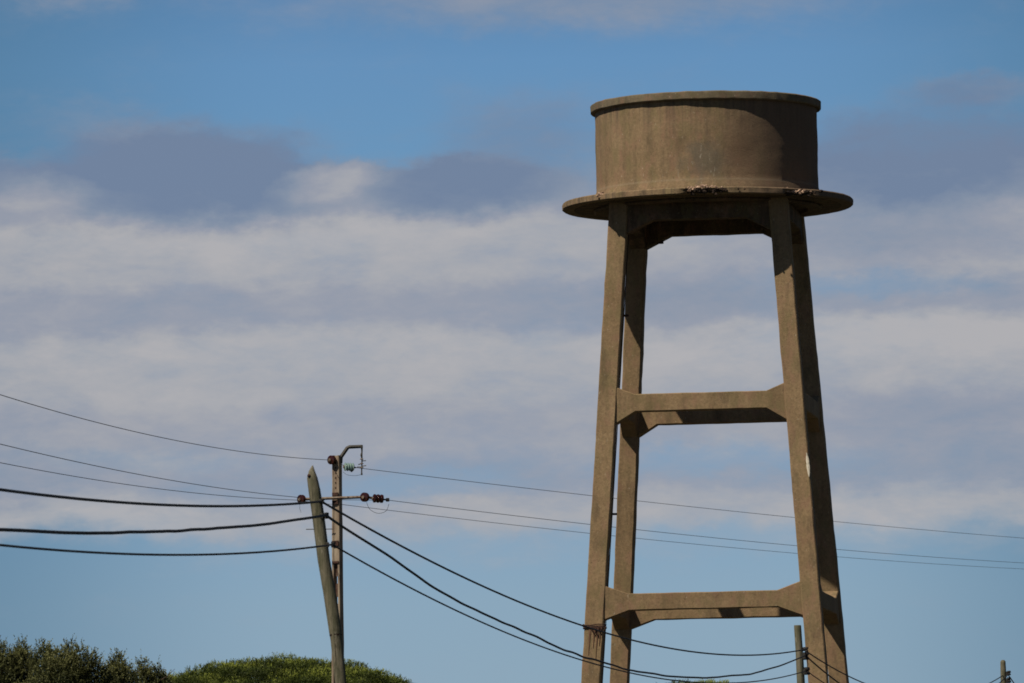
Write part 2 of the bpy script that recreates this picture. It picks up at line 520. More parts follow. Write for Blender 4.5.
# pale chip on the front right leg
def on_leg(sx, sy, z): return Vector((sx * half(z), sy * half(z), z))
zc = at(811, 466, D_T - 3).z
mb = MB(); pts = []
for t in np.linspace(-0.32, 0.36, 12):
    w = 0.035 * (1 - (abs(t - 0.02) / 0.36) ** 2) + 0.008 * random.random()
    z = zc + t
    c = on_leg(1, -1, z) + Vector((LEG_W / 2 - 0.035 - 0.02 * t, -LEG_W / 2 - 0.012, 0))
    pts.append([c + Vector((-w, 0, 0)), c + Vector((0, -0.012, 0)), c + Vector((w + .006, 0, 0)), c + Vector((0, 0.03, 0))])
mb.loft(pts); mb.build('chipped_corner', MAT['lime'], tower)

# wire lashing round the front left leg
zb = at(595, 627, D_T - 3).z
c = on_leg(-1, -1, zb)
w = LEG_W / 2 + 0.022
mb = MB()
for dz, rr in ((0.0, 0.022), (0.05, 0.018), (-0.04, 0.02), (0.02, 0.016)):
    loop = [(-w, -w), (-w * .3, -w - .012), (w * .4, -w - .01), (w, -w), (w + .01, 0), (w, w), (0, w + .01), (-w, w), (-w - .01, 0), (-w, -w)]
    mb.tube([c + Vector((x, y, dz + random.uniform(-.02, .02))) for x, y in loop], rr, 6)
for x0, ln in ((-0.06, 0.22), (0.02, 0.26), (0.10, 0.17), (0.20, 0.13)):
    mb.tube([c + Vector((x0, -w - .02, 0)), c + Vector((x0 + .03, -w - .05, -ln * .6)), c + Vector((x0 + .08, -w - .03, -ln)), c + Vector((x0 + .13, -w - .03, -ln * .4)), c + Vector((x0 + .15, -w - .02, 0))], 0.017, 6)
mb.build('wire_lashing', MAT['rust'], tower)
mb = MB()
for x0, ln, ww in ((-0.10, 0.75, .035), (0.02, 0.55, .03), (0.11, 0.85, .028), (0.19, 0.5, .02)):
    z1 = zb - 0.04
    ring = []
    for t in np.linspace(0, 1, 10):
        z = z1 - ln * t
        q = on_leg(-1, -1, z); q.x += x0; q.y -= LEG_W / 2 + 0.013
        wv = ww * (1 - t * .85)
        ring.append([q + Vector((-wv, 0, 0)), q + Vector((0, -.004, 0)), q + Vector((wv, 0, 0)), q + Vector((0, 0.03, 0))])
    mb.loft(ring)
mb.build('rust_run', MAT['rust_stain'], tower)
# small pipe clips between the two left legs
for py in (513, 313):
    z = at(613, py, D_T - 3).z
    q = on_leg(-1, -1, z) + Vector((LEG_W / 2, LEG_W / 2 - .06, 0))
    MB().tube([q + Vector((-.03, 0, 0)), q + Vector((0.15, 0.02, 0))], 0.032, 8).build('pipe_clip', MAT['rust'], tower, smooth=40)
# thin dark rod along the inner arris
z0c, z1c = 0.4, Zp - .6
MB().tube([on_leg(-1, -1, z) + Vector((LEG_W / 2 + 0.02, LEG_W / 2 - .1, 0)) for z in np.linspace(z0c, z1c, 30)], 0.014, 6).build('leg_rod', MAT['rust'], tower)

# ================================================================== WOODEN POLES
def pole_mesh(mb, pts, rads, n=20, seed=0, tip=None, sub=8):
    P = []; Q = []
    for i in range(len(pts) - 1):
        for s_ in range(sub):
            t = s_ / sub
            P.append(Vector(pts[i]).lerp(Vector(pts[i + 1]), t)); Q.append(rads[i] * (1 - t) + rads[i + 1] * t)
    P.append(Vector(pts[-1])); Q.append(rads[-1])
    rings = []
    for i, (p, r) in enumerate(zip(P, Q)):
        ring = []
        for j in range(n):
            a = 2 * math.pi * j / n
            rr = r * (1 + 0.05 * noise.noise(Vector((math.cos(a) * 1.5, math.sin(a) * 1.5, p.z * 1.2 + seed))) + 0.035 * noise.noise(Vector((math.cos(a) * 5, math.sin(a) * 5, p.z * .4 + seed * 3))))
            ring.append(p + Vector((math.cos(a) * rr, math.sin(a) * rr, 0)))
        rings.append(ring)
    mb.loft(rings)

D1, D2, D3 = 108.0, 192.0, 258.0
base1 = at(349, 1060, D1); base1.z = 0
def insul_spool(mb, c, s=1.0):
    mb.lathe([(0.012 * s, -.05 * s), (0.035 * s, -.05 * s), (0.04 * s, -.02 * s), (0.022 * s, 0), (0.04 * s, .02 * s), (0.035 * s, .05 * s), (0.012 * s, .05 * s)], c, 14)

P1 = [(349.0, 1060), (343.2, 760), (340.9, 683), (336.3, 640), (335.3, 632), (330.0, 595), (323.9, 560), (318.0, 514), (314.3, 490), (312.2, 478), (311.8, 471), (312.6, 465.5)]
R1 = [0.098, 0.092, 0.087, 0.086, 0.093, 0.094, 0.094, 0.091, 0.090, 0.080, 0.046, 0.008]
pts = [at(x, y, D1) for x, y in P1]
pts[0] = base1
root1 = empty('wooden_pole', base1, 'leaning green-grey wooden telephone pole with pointed top and three cables', 'utility pole')
mb = MB(); pole_mesh(mb, [p - base1 for p in pts], R1, 22, 1)
mb.build('shaft', MAT['wood'], root1, smooth=50)
cc = at(335.8, 635.0, D1) - base1
MB().lathe([(0.080, -0.016), (0.0905, -0.012), (0.0915, 0.0), (0.0935, 0.012), (0.080, 0.016)], cc, 22, wob=lambda p: jitter(p, .010, 9)).build('splice_joint', MAT['cavity'], root1, smooth=60)
ct = at(309.4, 476, D1) - base1
MB().lathe([(0.004, 0), (0.022, 0), (0.026, 0.02), (0.01, 0.035), (0.003, 0.035)], ct + Vector((0, -0.055, 0)), 12, axis=(-.3, -1, 0)).build('bolt', MAT['rust'], root1)
def bracket(root, base, p_pole, p_tip, s=1.0, mat='steel'):
    a = p_pole - base; b_ = p_tip - base
    o = MB().tube([a, b_], 0.014 * s, 8).box(a.lerp(b_, .1), (0.05 * s, .07 * s, .08 * s), bev=.006).build('bracket', MAT[mat], root)
    o2 = MB(); insul_spool(o2, b_ - o.location, s); o2 = o2.build('spool', MAT['cable'], o)
bracket(root1, base1, at(320, 501, D1 - .06), at(322.8, 501, D1 - .06), 0.7)
bracket(root1, base1, at(321, 516.0, D1 - .06), at(326.6, 515.6, D1 - .05), 0.9)
bracket(root1, base1, at(327, 544.8, D1 - .05), at(333.4, 544.4, D1 - .04), 0.9)
# short twisted wire hanging from the pole
MB().tube([at(x, y, D1 + .05) - base1 for x, y in ((300, 503), (299.6, 508), (301, 512.5))], 0.003, 6).build('tie_wire', MAT['wire'], root1)

# second pole
base2 = at(806.5, 1020, D2); base2.z = 0
P2 = [(804.5, 890), (800.8, 683), (799.5, 655), (797.6, 626), (797.5, 625.2)]
root2 = empty('wooden_pole', base2, 'green-grey wooden telephone pole in front of the right tower legs', 'utility pole')
mb = MB(); pole_mesh(mb, [base2 - base2] + [at(x, y, D2) - base2 for x, y in P2[1:]], [0.115, 0.105, 0.100, 0.095, 0.088], 20, 5)
mb.build('shaft', MAT['wood'], root2, smooth=50)
bracket(root2, base2, at(803, 649.3, D2), at(806.5, 649.8, D2), 1.2)
bracket(root2, base2, at(803, 656, D2), at(806.0, 656, D2), 2.0)
bracket(root2, base2, at(803, 672, D2), at(807, 671, D2), 2.0)
MB().tube([at(x, y, D2) - base2 for x, y in ((803, 647.8), (808.5, 647.6))], 0.02, 6).build('step_bolt', MAT['rust'], root2)
MB().tube([at(x, y, D2) - base2 for x, y in ((807, 658), (807.8, 664), (806.8, 670))], 0.012, 6).build('tie_wire', MAT['cable'], root2)

# third pole
base3 = at(1010, 1005, D3); base3.z = 0
root3 = empty('wooden_pole', base3, 'small far wooden telephone pole right of the tower, only its top showing', 'utility pole')
mb = MB(); pole_mesh(mb, [Vector((0, 0, 0))] + [at(x, y, D3) - base3 for x, y in ((1003.9, 690), (1003.3, 672), (1002.9, 661.5), (1002.9, 660))], [0.115, 0.108, 0.102, 0.092, 0.05], 18, 8)
mb.build('shaft', MAT['wood'], root3, smooth=50)
bracket(root3, base3, at(1006, 673.3, D3), at(1009, 673, D3), 1.6)
bracket(root3, base3, at(1006, 681, D3), at(1009, 680, D3), 1.9)
MB().tube([at(x, y, D3) - base3 for x, y in ((1006.5, 672.2), (1011, 672.2))], 0.02, 6).build('step_bolt', MAT['rust'], root3)

# ================================================================== CONCRETE MAST (medium voltage)
DC = 199.0
KC = FPX / DC                              # pixels per metre there
topc = at(337.0, 455.5, DC)
rootc = empty('concrete_pole', (topc.x, DC, 0), 'slender pale concrete power pole with crossarm and brown insulators', 'utility pole')
bc = Vector((topc.x, DC, 0))
def C(px, py, dy=0.0): return at(px, py, DC + dy) - bc
HC = topc.z
# rectangular shaft with a lit face recessed between two flanges and ladder-like holes
ROTC = R(-24)
mC = Matrix.Rotation(ROTC, 3, 'Z')
shaft_w, shaft_d = 0.205, 0.20
def cw(z): return 1.0 + 0.75 * (HC - z) / HC
def lean(z): return Vector((-0.016 * (HC - z), 0, 0))
def flange(x_sign):
    rings = []
    for z in np.linspace(0, HC, 40):
        s_ = cw(z); fw = 0.05 * s_
        xc = x_sign * (shaft_w / 2 * s_ - fw / 2)
        ring = chamf(xc, 0, fw, shaft_d * s_, 0.008, float(z))
        rings.append([jitter(mC @ p, 0.008, 3, x_sign) + lean(z) for p in ring])
    MB().loft(rings).build('flange', MAT['pole_face'], rootc)
flange(-1); flange(1)
# web: solid at the top, separate rungs lower down
mb = MB()
z_solid = at(338, 563, DC).z
def web(z0, z1, th):
    rings = []
    for z in np.linspace(z0, z1, max(2, int((z1 - z0) / .3))):
        s_ = cw(z)
        rings.append([mC @ p + lean(z) for p in chamf(0, -0.01 * s_, (shaft_w - .095) * s_, th * s_, 0.004, float(z))])
    mb.loft(rings)
web(z_solid, HC - 0.01, 0.15)
mb.build('web', MAT['pole_face'], rootc)
z = z_solid - 0.004
while z > 0.6:
    mb = MB()
    web(z - 0.36, z, 0.06); z -= 0.56
    mb.build('rung', MAT['pole_recess'], rootc)
# dark row of small bolt holes and stained patches on the face
face_y = -(0.15 / 2 + 0.01) * 1.02 - 0.004
for py in (463, 468, 473, 478, 483, 488):
    z = at(337, py, DC).z
    MB().box(mC @ Vector((0.0, face_y, z)) + lean(z), (0.03, 0.012, 0.05), mC).build('bolt_hole', MAT['cavity'], rootc)
for py, hh in ((494.5, .12), (502.5, .14), (543.5, .18), (562.5, .08)):
    z = at(337, py, DC).z
    MB().box(mC @ Vector((0.0, face_y - 0.03, z)) + lean(z), (0.17 * cw(z), 0.05, hh * .8), mC, bev=.01).build('clamp_plate', MAT['rust'], rootc)

# crossarm
MB().tube([C(303, 499.3, -.16), C(364, 497.0, -.16)], 0.040, 4).build('crossarm', MAT['arm'], rootc)
MB().tube([C(306, 529.3, -.14), C(333, 529.0, -.14)], 0.013, 6).build('stay_rod', MAT['steel'], rootc)
def disc_insulator(c, axis, rad, length, n=3, mat='brown_glaze', rib=0.72):
    prof = [(0.006, -length / 2)]
    for i in range(n):
        a = -length / 2 + length * i / n; st = length / n
        prof += [(rad * rib * .8, a + .02 * st), (rad, a + .25 * st), (rad * .98, a + .5 * st), (rad * rib, a + .75 * st)]
    prof += [(rad * .35, length / 2), (0.006, length / 2)]
    o = MB().lathe(prof, c, 26, axis=axis).build('insulator', MAT[mat], rootc, smooth=50)
    ax = Vector(axis).normalized()
    MB().lathe([(0.005, 0), (rad * .34, 0), (rad * .30, rad * .3), (.005, rad * .3)], Vector(c) - ax * (length / 2 + rad * .28), 14, axis=axis).build('cap', MAT['arm'], o, smooth=50)
    return o
# single bells face the viewer, the strain one lies along the line
disc_insulator(C(332.0, 460.0, -.12), (0.75, 0.9, 0.0), 0.125, 0.15, 2)
disc_insulator(C(301.7, 499.2, -.2), (0.75, 0.9, 0.0), 0.122, 0.15, 2)
disc_insulator(C(365.0, 497.2, -.2), (0.65, 0.95, 0.0), 0.128, 0.15, 2)
disc_insulator(C(378.3, 498.6, -.16), (1, 0.35, -.06), 0.118, 0.30, 3, rib=.93)
disc_insulator(C(349.3, 467.0, -.12), (1, 0.35, -.05), 0.115, 0.28, 4, mat='green_glass', rib=.8)
MB().tube([C(369, 497.5, -.2), C(373.5, 498.2, -.18)], 0.035, 8).build('link', MAT['rust'], rootc)
MB().tube([C(383.5, 499.4, -.1), C(389, 500, 0)], 0.022, 8).box(C(387.6, 499.8, -.02), (.10, .07, .10), bev=.02).build('dead_end_clamp', MAT['cable'], rootc)
MB().tube([C(353, 467.4, -.1), C(356, 467.6, -.05)], 0.02, 8).box(C(351.5, 470.4, -.1), (.05, .05, .09), bev=.01).build('dead_end_clamp', MAT['cable'], rootc)
# bracket arm at the top with hanging horn gap
pp = [C(340.6, 463.5), C(341.0, 457), C(347.3, 448.0), (C(349.2, 447.0)), C(362.4, 446.4)]
MB().tube(pp, [.05, .055, .052, .05, .046], 4).build('bracket_arm', MAT['steel'], rootc)
hang = MB().tube([C(361.8, 446.5), C(361.9, 452), C(361.4, 455), C(362, 459), C(361.6, 475)], [.03, .02, .032, .018, .018], 8)
hang.box(C(361.8, 446.6, -.03), (.06, .06, .09), bev=.01)
hang.box(C(361.7, 474, -.02), (.05, .04, .06), bev=.01)
hang = hang.build('surge_gap', MAT['steel'], rootc)
for (xa, ya, xb, yb) in ((362, 461, 366, 460.6), (362, 466.2, 366.2, 465.6), (362, 463.5, 358.2, 464.6), (362, 467, 357, 467)):
    MB().tube([C(xa, ya, -.02), C(xb, yb, -.02)], 0.014, 6).build('horn', MAT['steel'], hang)
for py in (459, 463.5, 467.5):
    MB().lathe([(.004, -.018), (.05, -.012), (.052, .0), (.02, .018), (.004, .018)], C(361.7, py, -.01), 14).build('shed', MAT['arm'], hang)
# jumper loops
def arc(pts, n=24):
    out = []
    P = [Vector(p) for p in pts]
    P = [P[0] * 2 - P[1]] + P + [P[-1] * 2 - P[-2]]
    for i in range(1, len(P) - 2):
        for s_ in range(n // (len(P) - 3) + 1):
            t = s_ / (n // (len(P) - 3) + 1)
            a, b_, c_, d_ = P[i - 1:i + 3]
            out.append(.5 * ((2 * b_) + (c_ - a) * t + (2 * a - 5 * b_ + 4 * c_ - d_) * t * t + (3 * b_ - a - 3 * c_ + d_) * t ** 3))
    out.append(P[-2])
    return out
MB().tube(arc([C(366.5, 502.5, -.15), C(370, 509.5, -.1), C(378, 513.3, -.08), (C(386, 511, -.05)), C(389, 504, 0)]), 0.0055, 6).build('jumper', MAT['cable'], rootc)
MB().tube(arc([C(343, 472, -.1), C(348, 475, -.1), C(356, 475.6, -.06), C(361, 474.5, 0)]), 0.005, 6).build('jumper', MAT['wire'], rootc)

# ================================================================== CABLES
def fit_span(A, B, px_pts):
    """A,B: ground points (x,y) of a span; sag parabola through the sighted points"""
    A = Vector(A); B = Vector(B); d = B - A
    ts = []; zs = []
    for (px, py) in px_pts:
        r = ray(px, py)
        # intersect plan line of sight with A + t d
        det = r.x * (-d.y) + d.x * r.y
        s_ = (A.x * (-d.y) + d.x * A.y) / det
        t = (r.x * A.y - r.y * A.x) / det
        ts.append(t); zs.append(CAM.z + r.z * s_)
    c = np.polyfit(ts, zs, 2)
    return c
def span_pts(A, B, c, t0, t1, n, wob=0, seed=0):
    out = []
    for i in range(n + 1):
        t = t0 + (t1 - t0) * i / n
        p = Vector((A[0] + (B[0] - A[0]) * t, A[1] + (B[1] - A[1]) * t, np.polyval(c, t)))
        if wob:
            e = min(1, 12 * t * (1 - t) + 0.0) if 0 <= t <= 1 else 1
            p.z += wob * max(e, 0) * noise.noise(Vector((t * 9, seed, 0)))
            p.z += wob * 0.5 * max(e, 0) * noise.noise(Vector((t * 34, seed + 5, 0))) * (0.25 + max(0, 1 - abs(t - .36) * 5))
        out.append(p)
    return out
def xy(p): return (p.x, p.y)

Lk = at(-330, 470, 62.0)                       # next wooden pole, off to the left of the view
far = at(1110, 700, 300.0)
spec = [
 # attachments on pole 1, 2, 3 / left points / right points / after pole 2
 dict(a=(321.5, 501.5), b=(804, 650.0), c=(1003, 675.5), r=0.0175, wob=0.0,
      L=[(0, 489.6), (66, 497.3), (133, 503.6), (199, 505.9), (299, 503)],
      Rr=[(342.8, 512), (396.5, 543.7), (453, 572.8), (509.6, 599.4), (583, 627), (605, 632.8), (630.5, 640), (680, 649.2), (702, 652), (745.8, 653.8), (795.6, 650.5)],
      N=[(806, 650.5), (827.6, 665), (863.6, 683), (990, 683), (1001, 676.5)],
      label='topmost of the three thick black telephone cables on the wooden poles'),
 dict(a=(326.6, 515.6), b=(805.5, 656.0), c=(1008, 674), r=0.0200, wob=0.06,
      L=[(0, 529.5), (99.7, 533.8), (166, 532), (232.6, 526), (312, 516)],
      Rr=[(342.8, 525.3), (368, 542.3), (396.5, 564), (453, 598.8), (509.6, 627.6), (583, 658), (602.6, 662.6), (628, 669), (680, 674.8), (710.6, 677), (757.5, 671), (798.5, 657)],
      N=[(806, 656.3), (824, 669.8), (839.3, 683), (993, 690), (1003, 681)],
      label='middle thick black telephone cable, lumpy, between the two other black cables'),
 dict(a=(333.4, 544.6), b=(806.5, 671.5), c=(1008, 680), r=0.0140, wob=0.0,
      L=[(0, 545), (99.7, 552.8), (182.7, 555), (249, 552.8), (325.6, 545)],
      Rr=[(342.8, 550), (396.5, 580.4), (453, 611), (509.6, 637), (583, 661), (602.6, 666.3), (628, 672.3), (680, 679.6), (728, 681.6), (795.6, 672)],
      N=[(807.8, 671.6), (824, 681), (900, 715), (1003, 690)],
      label='lowest and thinnest of the three black telephone cables'),
]
for i, s_ in enumerate(spec):
    a = at(*s_['a'], D1 - .05); b_ = at(*s_['b'], D2); c_ = at(*s_['c'], D3)
    path = []
    cl = fit_span(xy(a), xy(Lk), [s_['a']] * 3 + s_['L'])
    path += span_pts(xy(a), xy(Lk), cl, 1.0, 0.0, 70, s_['wob'] * .25, 3 + i)
    cr = fit_span(xy(a), xy(b_), [s_['a']] * 4 + s_['Rr'] + [s_['b']] * 4)
    path += span_pts(xy(a), xy(b_), cr, 0.004, 1.0, 200, s_['wob'] * 1.3, i)
    cn = fit_span(xy(b_), xy(c_), [s_['b']] * 3 + s_['N'] + [s_['c']] * 3)
    path += span_pts(xy(b_), xy(c_), cn, 0.004, 1.0, 40)
    # a last span running on beyond pole three
    e = Vector((c_.x + (c_.x - b_.x) * .8, c_.y + (c_.y - b_.y) * .8, c_.z - 0.1))
    for t in np.linspace(0.03, 1, 20):
        p = c_.lerp(e, float(t)); p.z -= 4 * 1.3 * t * (1 - t); path.append(p)
    org = path[0].copy()
    o = MB().tube(path, s_['r'], 8).build('telephone_cable', MAT['cable'], None, smooth=60, origin=org)
    tag(o, s_['label'], 'cable', 'cables strung between the wooden poles')

Lc = at(-260, 300, 128.0)
Rc = at(1190, 560, 345.0)
thin = [
 dict(a=(329.5, 460), L=[(0, 394.8), (80, 417.5), (166, 439), (250, 452.5)], b=(353.5, 467.5), Rr=[(365, 468.5), (600, 496), (863, 524.7), (1024, 538)], r=0.0085,
      label='highest thin power line, running to the top of the concrete pole'),
 dict(a=(299, 497.5), L=[(0, 444), (90, 464.5), (166, 479.7), (250, 491.8)], b=(389, 500.2), Rr=[(588.7, 524.5), (840, 549.5), (1024, 563)], r=0.0085,
      label='middle thin power line, ending at the crossarm outer insulator'),
 dict(a=(299, 500.2), L=[(0, 462.5), (90, 479), (166, 490), (250, 497.2)], b=(342, 504.5), Rr=[(588.7, 533.2), (840, 557), (1024, 569)], r=0.0078,
      label='lowest thin power line, passing just under the crossarm'),
]
for i, s_ in enumerate(thin):
    a = at(*s_['a'], DC - .15); b_ = at(*s_['b'], DC - .05)
    cl = fit_span(xy(a), xy(Lc), [s_['a']] * 3 + s_['L'])
    path = span_pts(xy(a), xy(Lc), cl, 1.0, 0.0, 60)
    path[-1] = a
    mid = a.lerp(b_, .5); mid.z -= 0.02
    path.append(mid + Vector((0, .35 if i == 2 else .1, 0)))
    cr = fit_span(xy(b_), xy(Rc), [s_['b']] * 3 + s_['Rr'])
    path += span_pts(xy(b_), xy(Rc), cr, 0.0, 1.0, 70)
    o = MB().tube(path, s_['r'], 6).build('power_line', MAT['wire'], None, smooth=60, origin=path[0].copy())
    tag(o, s_['label'], 'power line', 'thin power lines strung to the concrete pole')

# ================================================================== TREES
def leaf_object(name, centers, dirs, length, width, shade, mat, parent):
    """each leaf a narrow kite of two triangles; numpy built"""
    n = len(centers)
    dirs = dirs / np.linalg.norm(dirs, axis=1, keepdims=True)
    rnd = rng.normal(size=(n, 3))
    side = np.cross(dirs, rnd); side /= np.linalg.norm(side, axis=1, keepdims=True)
    L = length[:, None]; W = width[:, None]
    a = centers; c_ = centers + dirs * L
    m_ = centers + dirs * L * 0.45
    nrm = np.cross(dirs, side) * W * 0.25
    v = np.stack([a, m_ + side * W * .5 + nrm, c_, m_ - side * W * .5 + nrm], 1).reshape(-1, 3)
    idx = np.arange(n)[:, None] * 4
    f = (idx + np.array([[0, 1, 2, 3]])).astype(np.int32)
    me = bpy.data.meshes.new(name)
    me.vertices.add(4 * n); me.vertices.foreach_set('co', v.astype(np.float32).ravel())
    me.loops.add(4 * n); me.loops.foreach_set('vertex_index', f.ravel())
    me.polygons.add(n); me.polygons.foreach_set('loop_start', np.arange(n, dtype=np.int32) * 4)
    me.update(calc_edges=True)
    at_ = me.attributes.new('shade', 'FLOAT', 'POINT')
    at_.data.foreach_set('value', np.repeat(shade, 4).astype(np.float32))
    me.materials.append(mat)
    o = bpy.data.objects.new(name, me); COL.objects.link(o); o.parent = parent
    return o

def shoots_on_lobes(lobes, per_area, shoot_len, up_bias, leaves, leaf_len, leaf_w, cut_low=-0.5, spread=0.9, pine=False):
    """lobes: (center, (rx,ry,rz)). Shoots start on the lobe shell and carry leaves."""
    Cn = []; Dn = []; Ln = []; Wn = []; Sn = []
    for (c, r) in lobes:
        c = np.array(c); r = np.array(r)
        area = 4 * math.pi * ((r[0] * r[1]) ** 1.6 / 3 + (r[0] * r[2]) ** 1.6 / 3 + (r[1] * r[2]) ** 1.6 / 3) ** (1 / 1.6)
        n = int(area * per_area)
        d = rng.normal(size=(n, 3)); d /= np.linalg.norm(d, axis=1, keepdims=True)
        d = d[d[:, 2] > cut_low]; n = len(d)
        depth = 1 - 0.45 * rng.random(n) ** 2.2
        # lumpy shell
        lump = np.array([noise.noise(Vector(list(x * 3.1 + c))) for x in d]) * 0.16
        start = c + d * r * (depth + lump)[:, None]
        dr = d / r; dr /= np.linalg.norm(dr, axis=1, keepdims=True)
        sdir = dr + np.array([0, 0, up_bias]) + rng.normal(size=(n, 3)) * 0.38
        sdir /= np.linalg.norm(sdir, axis=1, keepdims=True)
        sl = shoot_len * (0.5 + rng.random(n) ** 1.5)
        bright = np.clip(0.15 + 0.7 * depth ** 3 * (0.35 + 0.65 * np.clip(d[:, 2], 0, 1)) + rng.normal(size=n) * .14, 0, 1)  # painted light: outer, upward-facing shoots lighter, inner ones darker
        if pine: bright = np.clip(-0.08 + 1.1 * np.clip(d[:, 2], 0, 1) ** 1.5 * depth ** 2 + rng.normal(size=n) * .10, 0, 1)  # stronger painted light on pine clumps: tops lighter, sides dark
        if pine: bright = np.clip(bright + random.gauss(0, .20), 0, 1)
        for q in range(leaves):
            t = (q + rng.random(n)) / leaves
            p = start + sdir * (sl * t)[:, None]
            ld = sdir * (0.7 + .3 * t[:, None]) + rng.normal(size=(n, 3)) * spread * (1.1 - .5 * t[:, None])
            Cn.append(p); Dn.append(ld)
            tp = (1.15 - 0.45 * t)
            Ln.append(leaf_len * tp * (0.7 + .6 * rng.random(n))); Wn.append(leaf_w * tp * (0.7 + .6 * rng.random(n)))
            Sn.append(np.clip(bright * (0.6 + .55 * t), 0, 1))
    return [np.concatenate(x) for x in (Cn, Dn, Ln, Wn, Sn)]

def trunk_and_limbs(root, height, r0, targets, fork=0.45):
    mb = MB()
    top = Vector((0.1, 0, height * fork))
    mb.tube([(0, 0, -0.1), (0.04, 0.03, height * .15), (0.02, -0.05, height * .3), top], [r0 * 1.25, r0, r0 * .85, r0 * .72], 12)
    tr = mb.build('trunk', MAT['bark'], root, smooth=60)
    mb = MB()
    for t in targets:
        t = Vector(t); a = top - Vector((0, 0, random.uniform(0, height * .12)))
        m1 = a.lerp(t, .35) + Vector((random.uniform(-.1, .1), random.uniform(-.1, .1), -.12 * (t - a).xy.length))
        m2 = a.lerp(t, .7) + Vector((random.uniform(-.15, .15), random.uniform(-.15, .15), 0))
        mb.tube([a, m1, m2, t], [r0 * .45, r0 * .34, r0 * .2, r0 * .07], 8)
        for _ in range(4):
            u = m1.lerp(t, random.random()); e = u + Vector((random.uniform(-.6, .6), random.uniform(-.6, .6), random.uniform(.1, .7)))
            mb.tube([u, u.lerp(e, .5) + Vector((0, 0, -.04)), e], [r0 * .14, r0 * .09, r0 * .03], 6)
    mb.build('limb', MAT['bark'], root, smooth=60)

def bushy_tree(px, D, lobes_px, label):
    """lobes_px: (px, top_py, half-width px, height px)"""
    k_ = FPX / D
    b0 = at(px, 880, D); base = Vector((b0.x, D, 0))
    root = empty('evergreen_tree', base, label, 'tree', 'dark evergreen trees at the lower left')
    lobes = []; tg = []
    for (lx, ly, hw, hh) in lobes_px:
        p = at(lx, ly, D) - base
        rx = hw / k_; rz = hh / k_
        c = (p.x, random.uniform(-.5, .5), p.z - rz * 0.98)
        lobes.append((c, (rx, rx * random.uniform(.85, 1.1), rz)))
        tg.append((c[0], c[1], c[2] + rz * .5))
    # fuller body below
    zt = max(t[2] for t in tg); w = max(abs(t[0]) for t in tg) + .5
    for s_ in range(3):
        c = (random.uniform(-.4, .4) * w, random.uniform(-.5, .5), zt * (.52 + .08 * s_))
        lobes.append((c, (w * .8, w * .8, zt * .27)))
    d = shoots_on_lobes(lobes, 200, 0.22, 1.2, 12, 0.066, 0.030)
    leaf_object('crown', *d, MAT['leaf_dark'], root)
    trunk_and_limbs(root, zt, 0.14, tg)
    return root

bushy_tree(-42, 206, [(-60, 640, 30, 60), (-30, 646, 28, 60), (-12, 648, 18, 44)], 'dark evergreen tree cut off by the left edge of the photo')
bushy_tree(14, 203, [(3, 649, 17, 44), (21, 644, 9, 40), (24, 654, 17, 44), (10, 660, 22, 50)], 'dark olive evergreen tree at the far lower left with a thin spire')
bushy_tree(58, 200, [(41, 646, 11, 38), (54, 651, 14, 44), (67, 645, 10, 40), (80, 649, 11, 42), (60, 657, 28, 52), (92, 657, 12, 44), (102, 668, 12, 36)], 'widest dark evergreen tree, its crown of several pointed tufts')
bushy_tree(118, 202, [(117, 655, 8, 40), (115, 664, 13, 40), (125, 668, 10, 34)], 'narrow dark evergreen tree between the widest crown and the small pointed one')
bushy_tree(144, 204, [(143, 663, 8, 34), (142, 669, 11, 34), (157, 667, 4, 20), (160, 675, 12, 30)], 'small pointed evergreen tree beside the pine')

def stone_pine(px, top_py, D, a, b, label, tufts_per_m2=150, dens_r=1.0):
    base = Vector((at(px, 880, D).x, D, 0))
    root = empty('stone_pine', base, label, 'pine tree', 'umbrella pines beyond the poles')
    top = at(px, top_py, D) - base
    cz = top.z - b
    lobes = []; tg = []
    N = int(a * a * 5.5)
    for i in range(N):
        # sunflower spread over the dome
        r = math.sqrt((i + .5) / N); th = i * 2.39996
        x = a * .95 * r * math.cos(th); y = a * .95 * r * math.sin(th)
        zz = cz + b * math.sqrt(max(0, 1 - (r * .95) ** 2)) + random.uniform(-.34, .06)
        rr = random.uniform(0.38, 0.78)
        lobes.append(((x, y, zz - rr * .6), (rr, rr, rr * .6)))
        if i % 19 == 3: tg.append((x, y, zz - .6))
    for i in range(40):
        r = math.sqrt((i + .5) / 40); th = i * 2.39996 + 1
        lobes.append(((a * .85 * r * math.cos(th), a * .85 * r * math.sin(th), cz + b * (.25 + .3 * (1 - r))), (1.0, 1.0, .5)))
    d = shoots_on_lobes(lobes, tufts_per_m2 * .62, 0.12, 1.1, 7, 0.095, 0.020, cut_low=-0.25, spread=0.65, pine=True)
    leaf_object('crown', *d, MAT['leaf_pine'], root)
    trunk_and_limbs(root, cz + b * .3, 0.26, tg, fork=.62)
    return root
stone_pine(279, 656.5, 247, 6.8, 3.8, 'broad green umbrella pine behind the leaning wooden pole')
stone_pine(699, 677.5, 262, 2.6, 1.6, 'umbrella pine tip showing between the tower legs')

# ================================================================== GROUND
mb = MB()
N = 48
Rg = [0.0, 30, 80, 150, 300, 700, 2000, 6000, 16000]
mb.v.append((0, 0, 0)); 
for r in Rg[1:]:
    for j in range(N):
        mb.v.append((r * math.cos(2 * math.pi * j / N), r * math.sin(2 * math.pi * j / N), 0))
for j in range(N): mb.f.append((0, 1 + j, 1 + (j + 1) % N))
for i in range(len(Rg) - 2):
    for j in range(N):
        a = 1 + i * N + j; b_ = 1 + i * N + (j + 1) % N
        mb.f.append((a, a + N, b_ + N, b_))
tag(mb.build('ground', MAT['ground']), kind='structure')

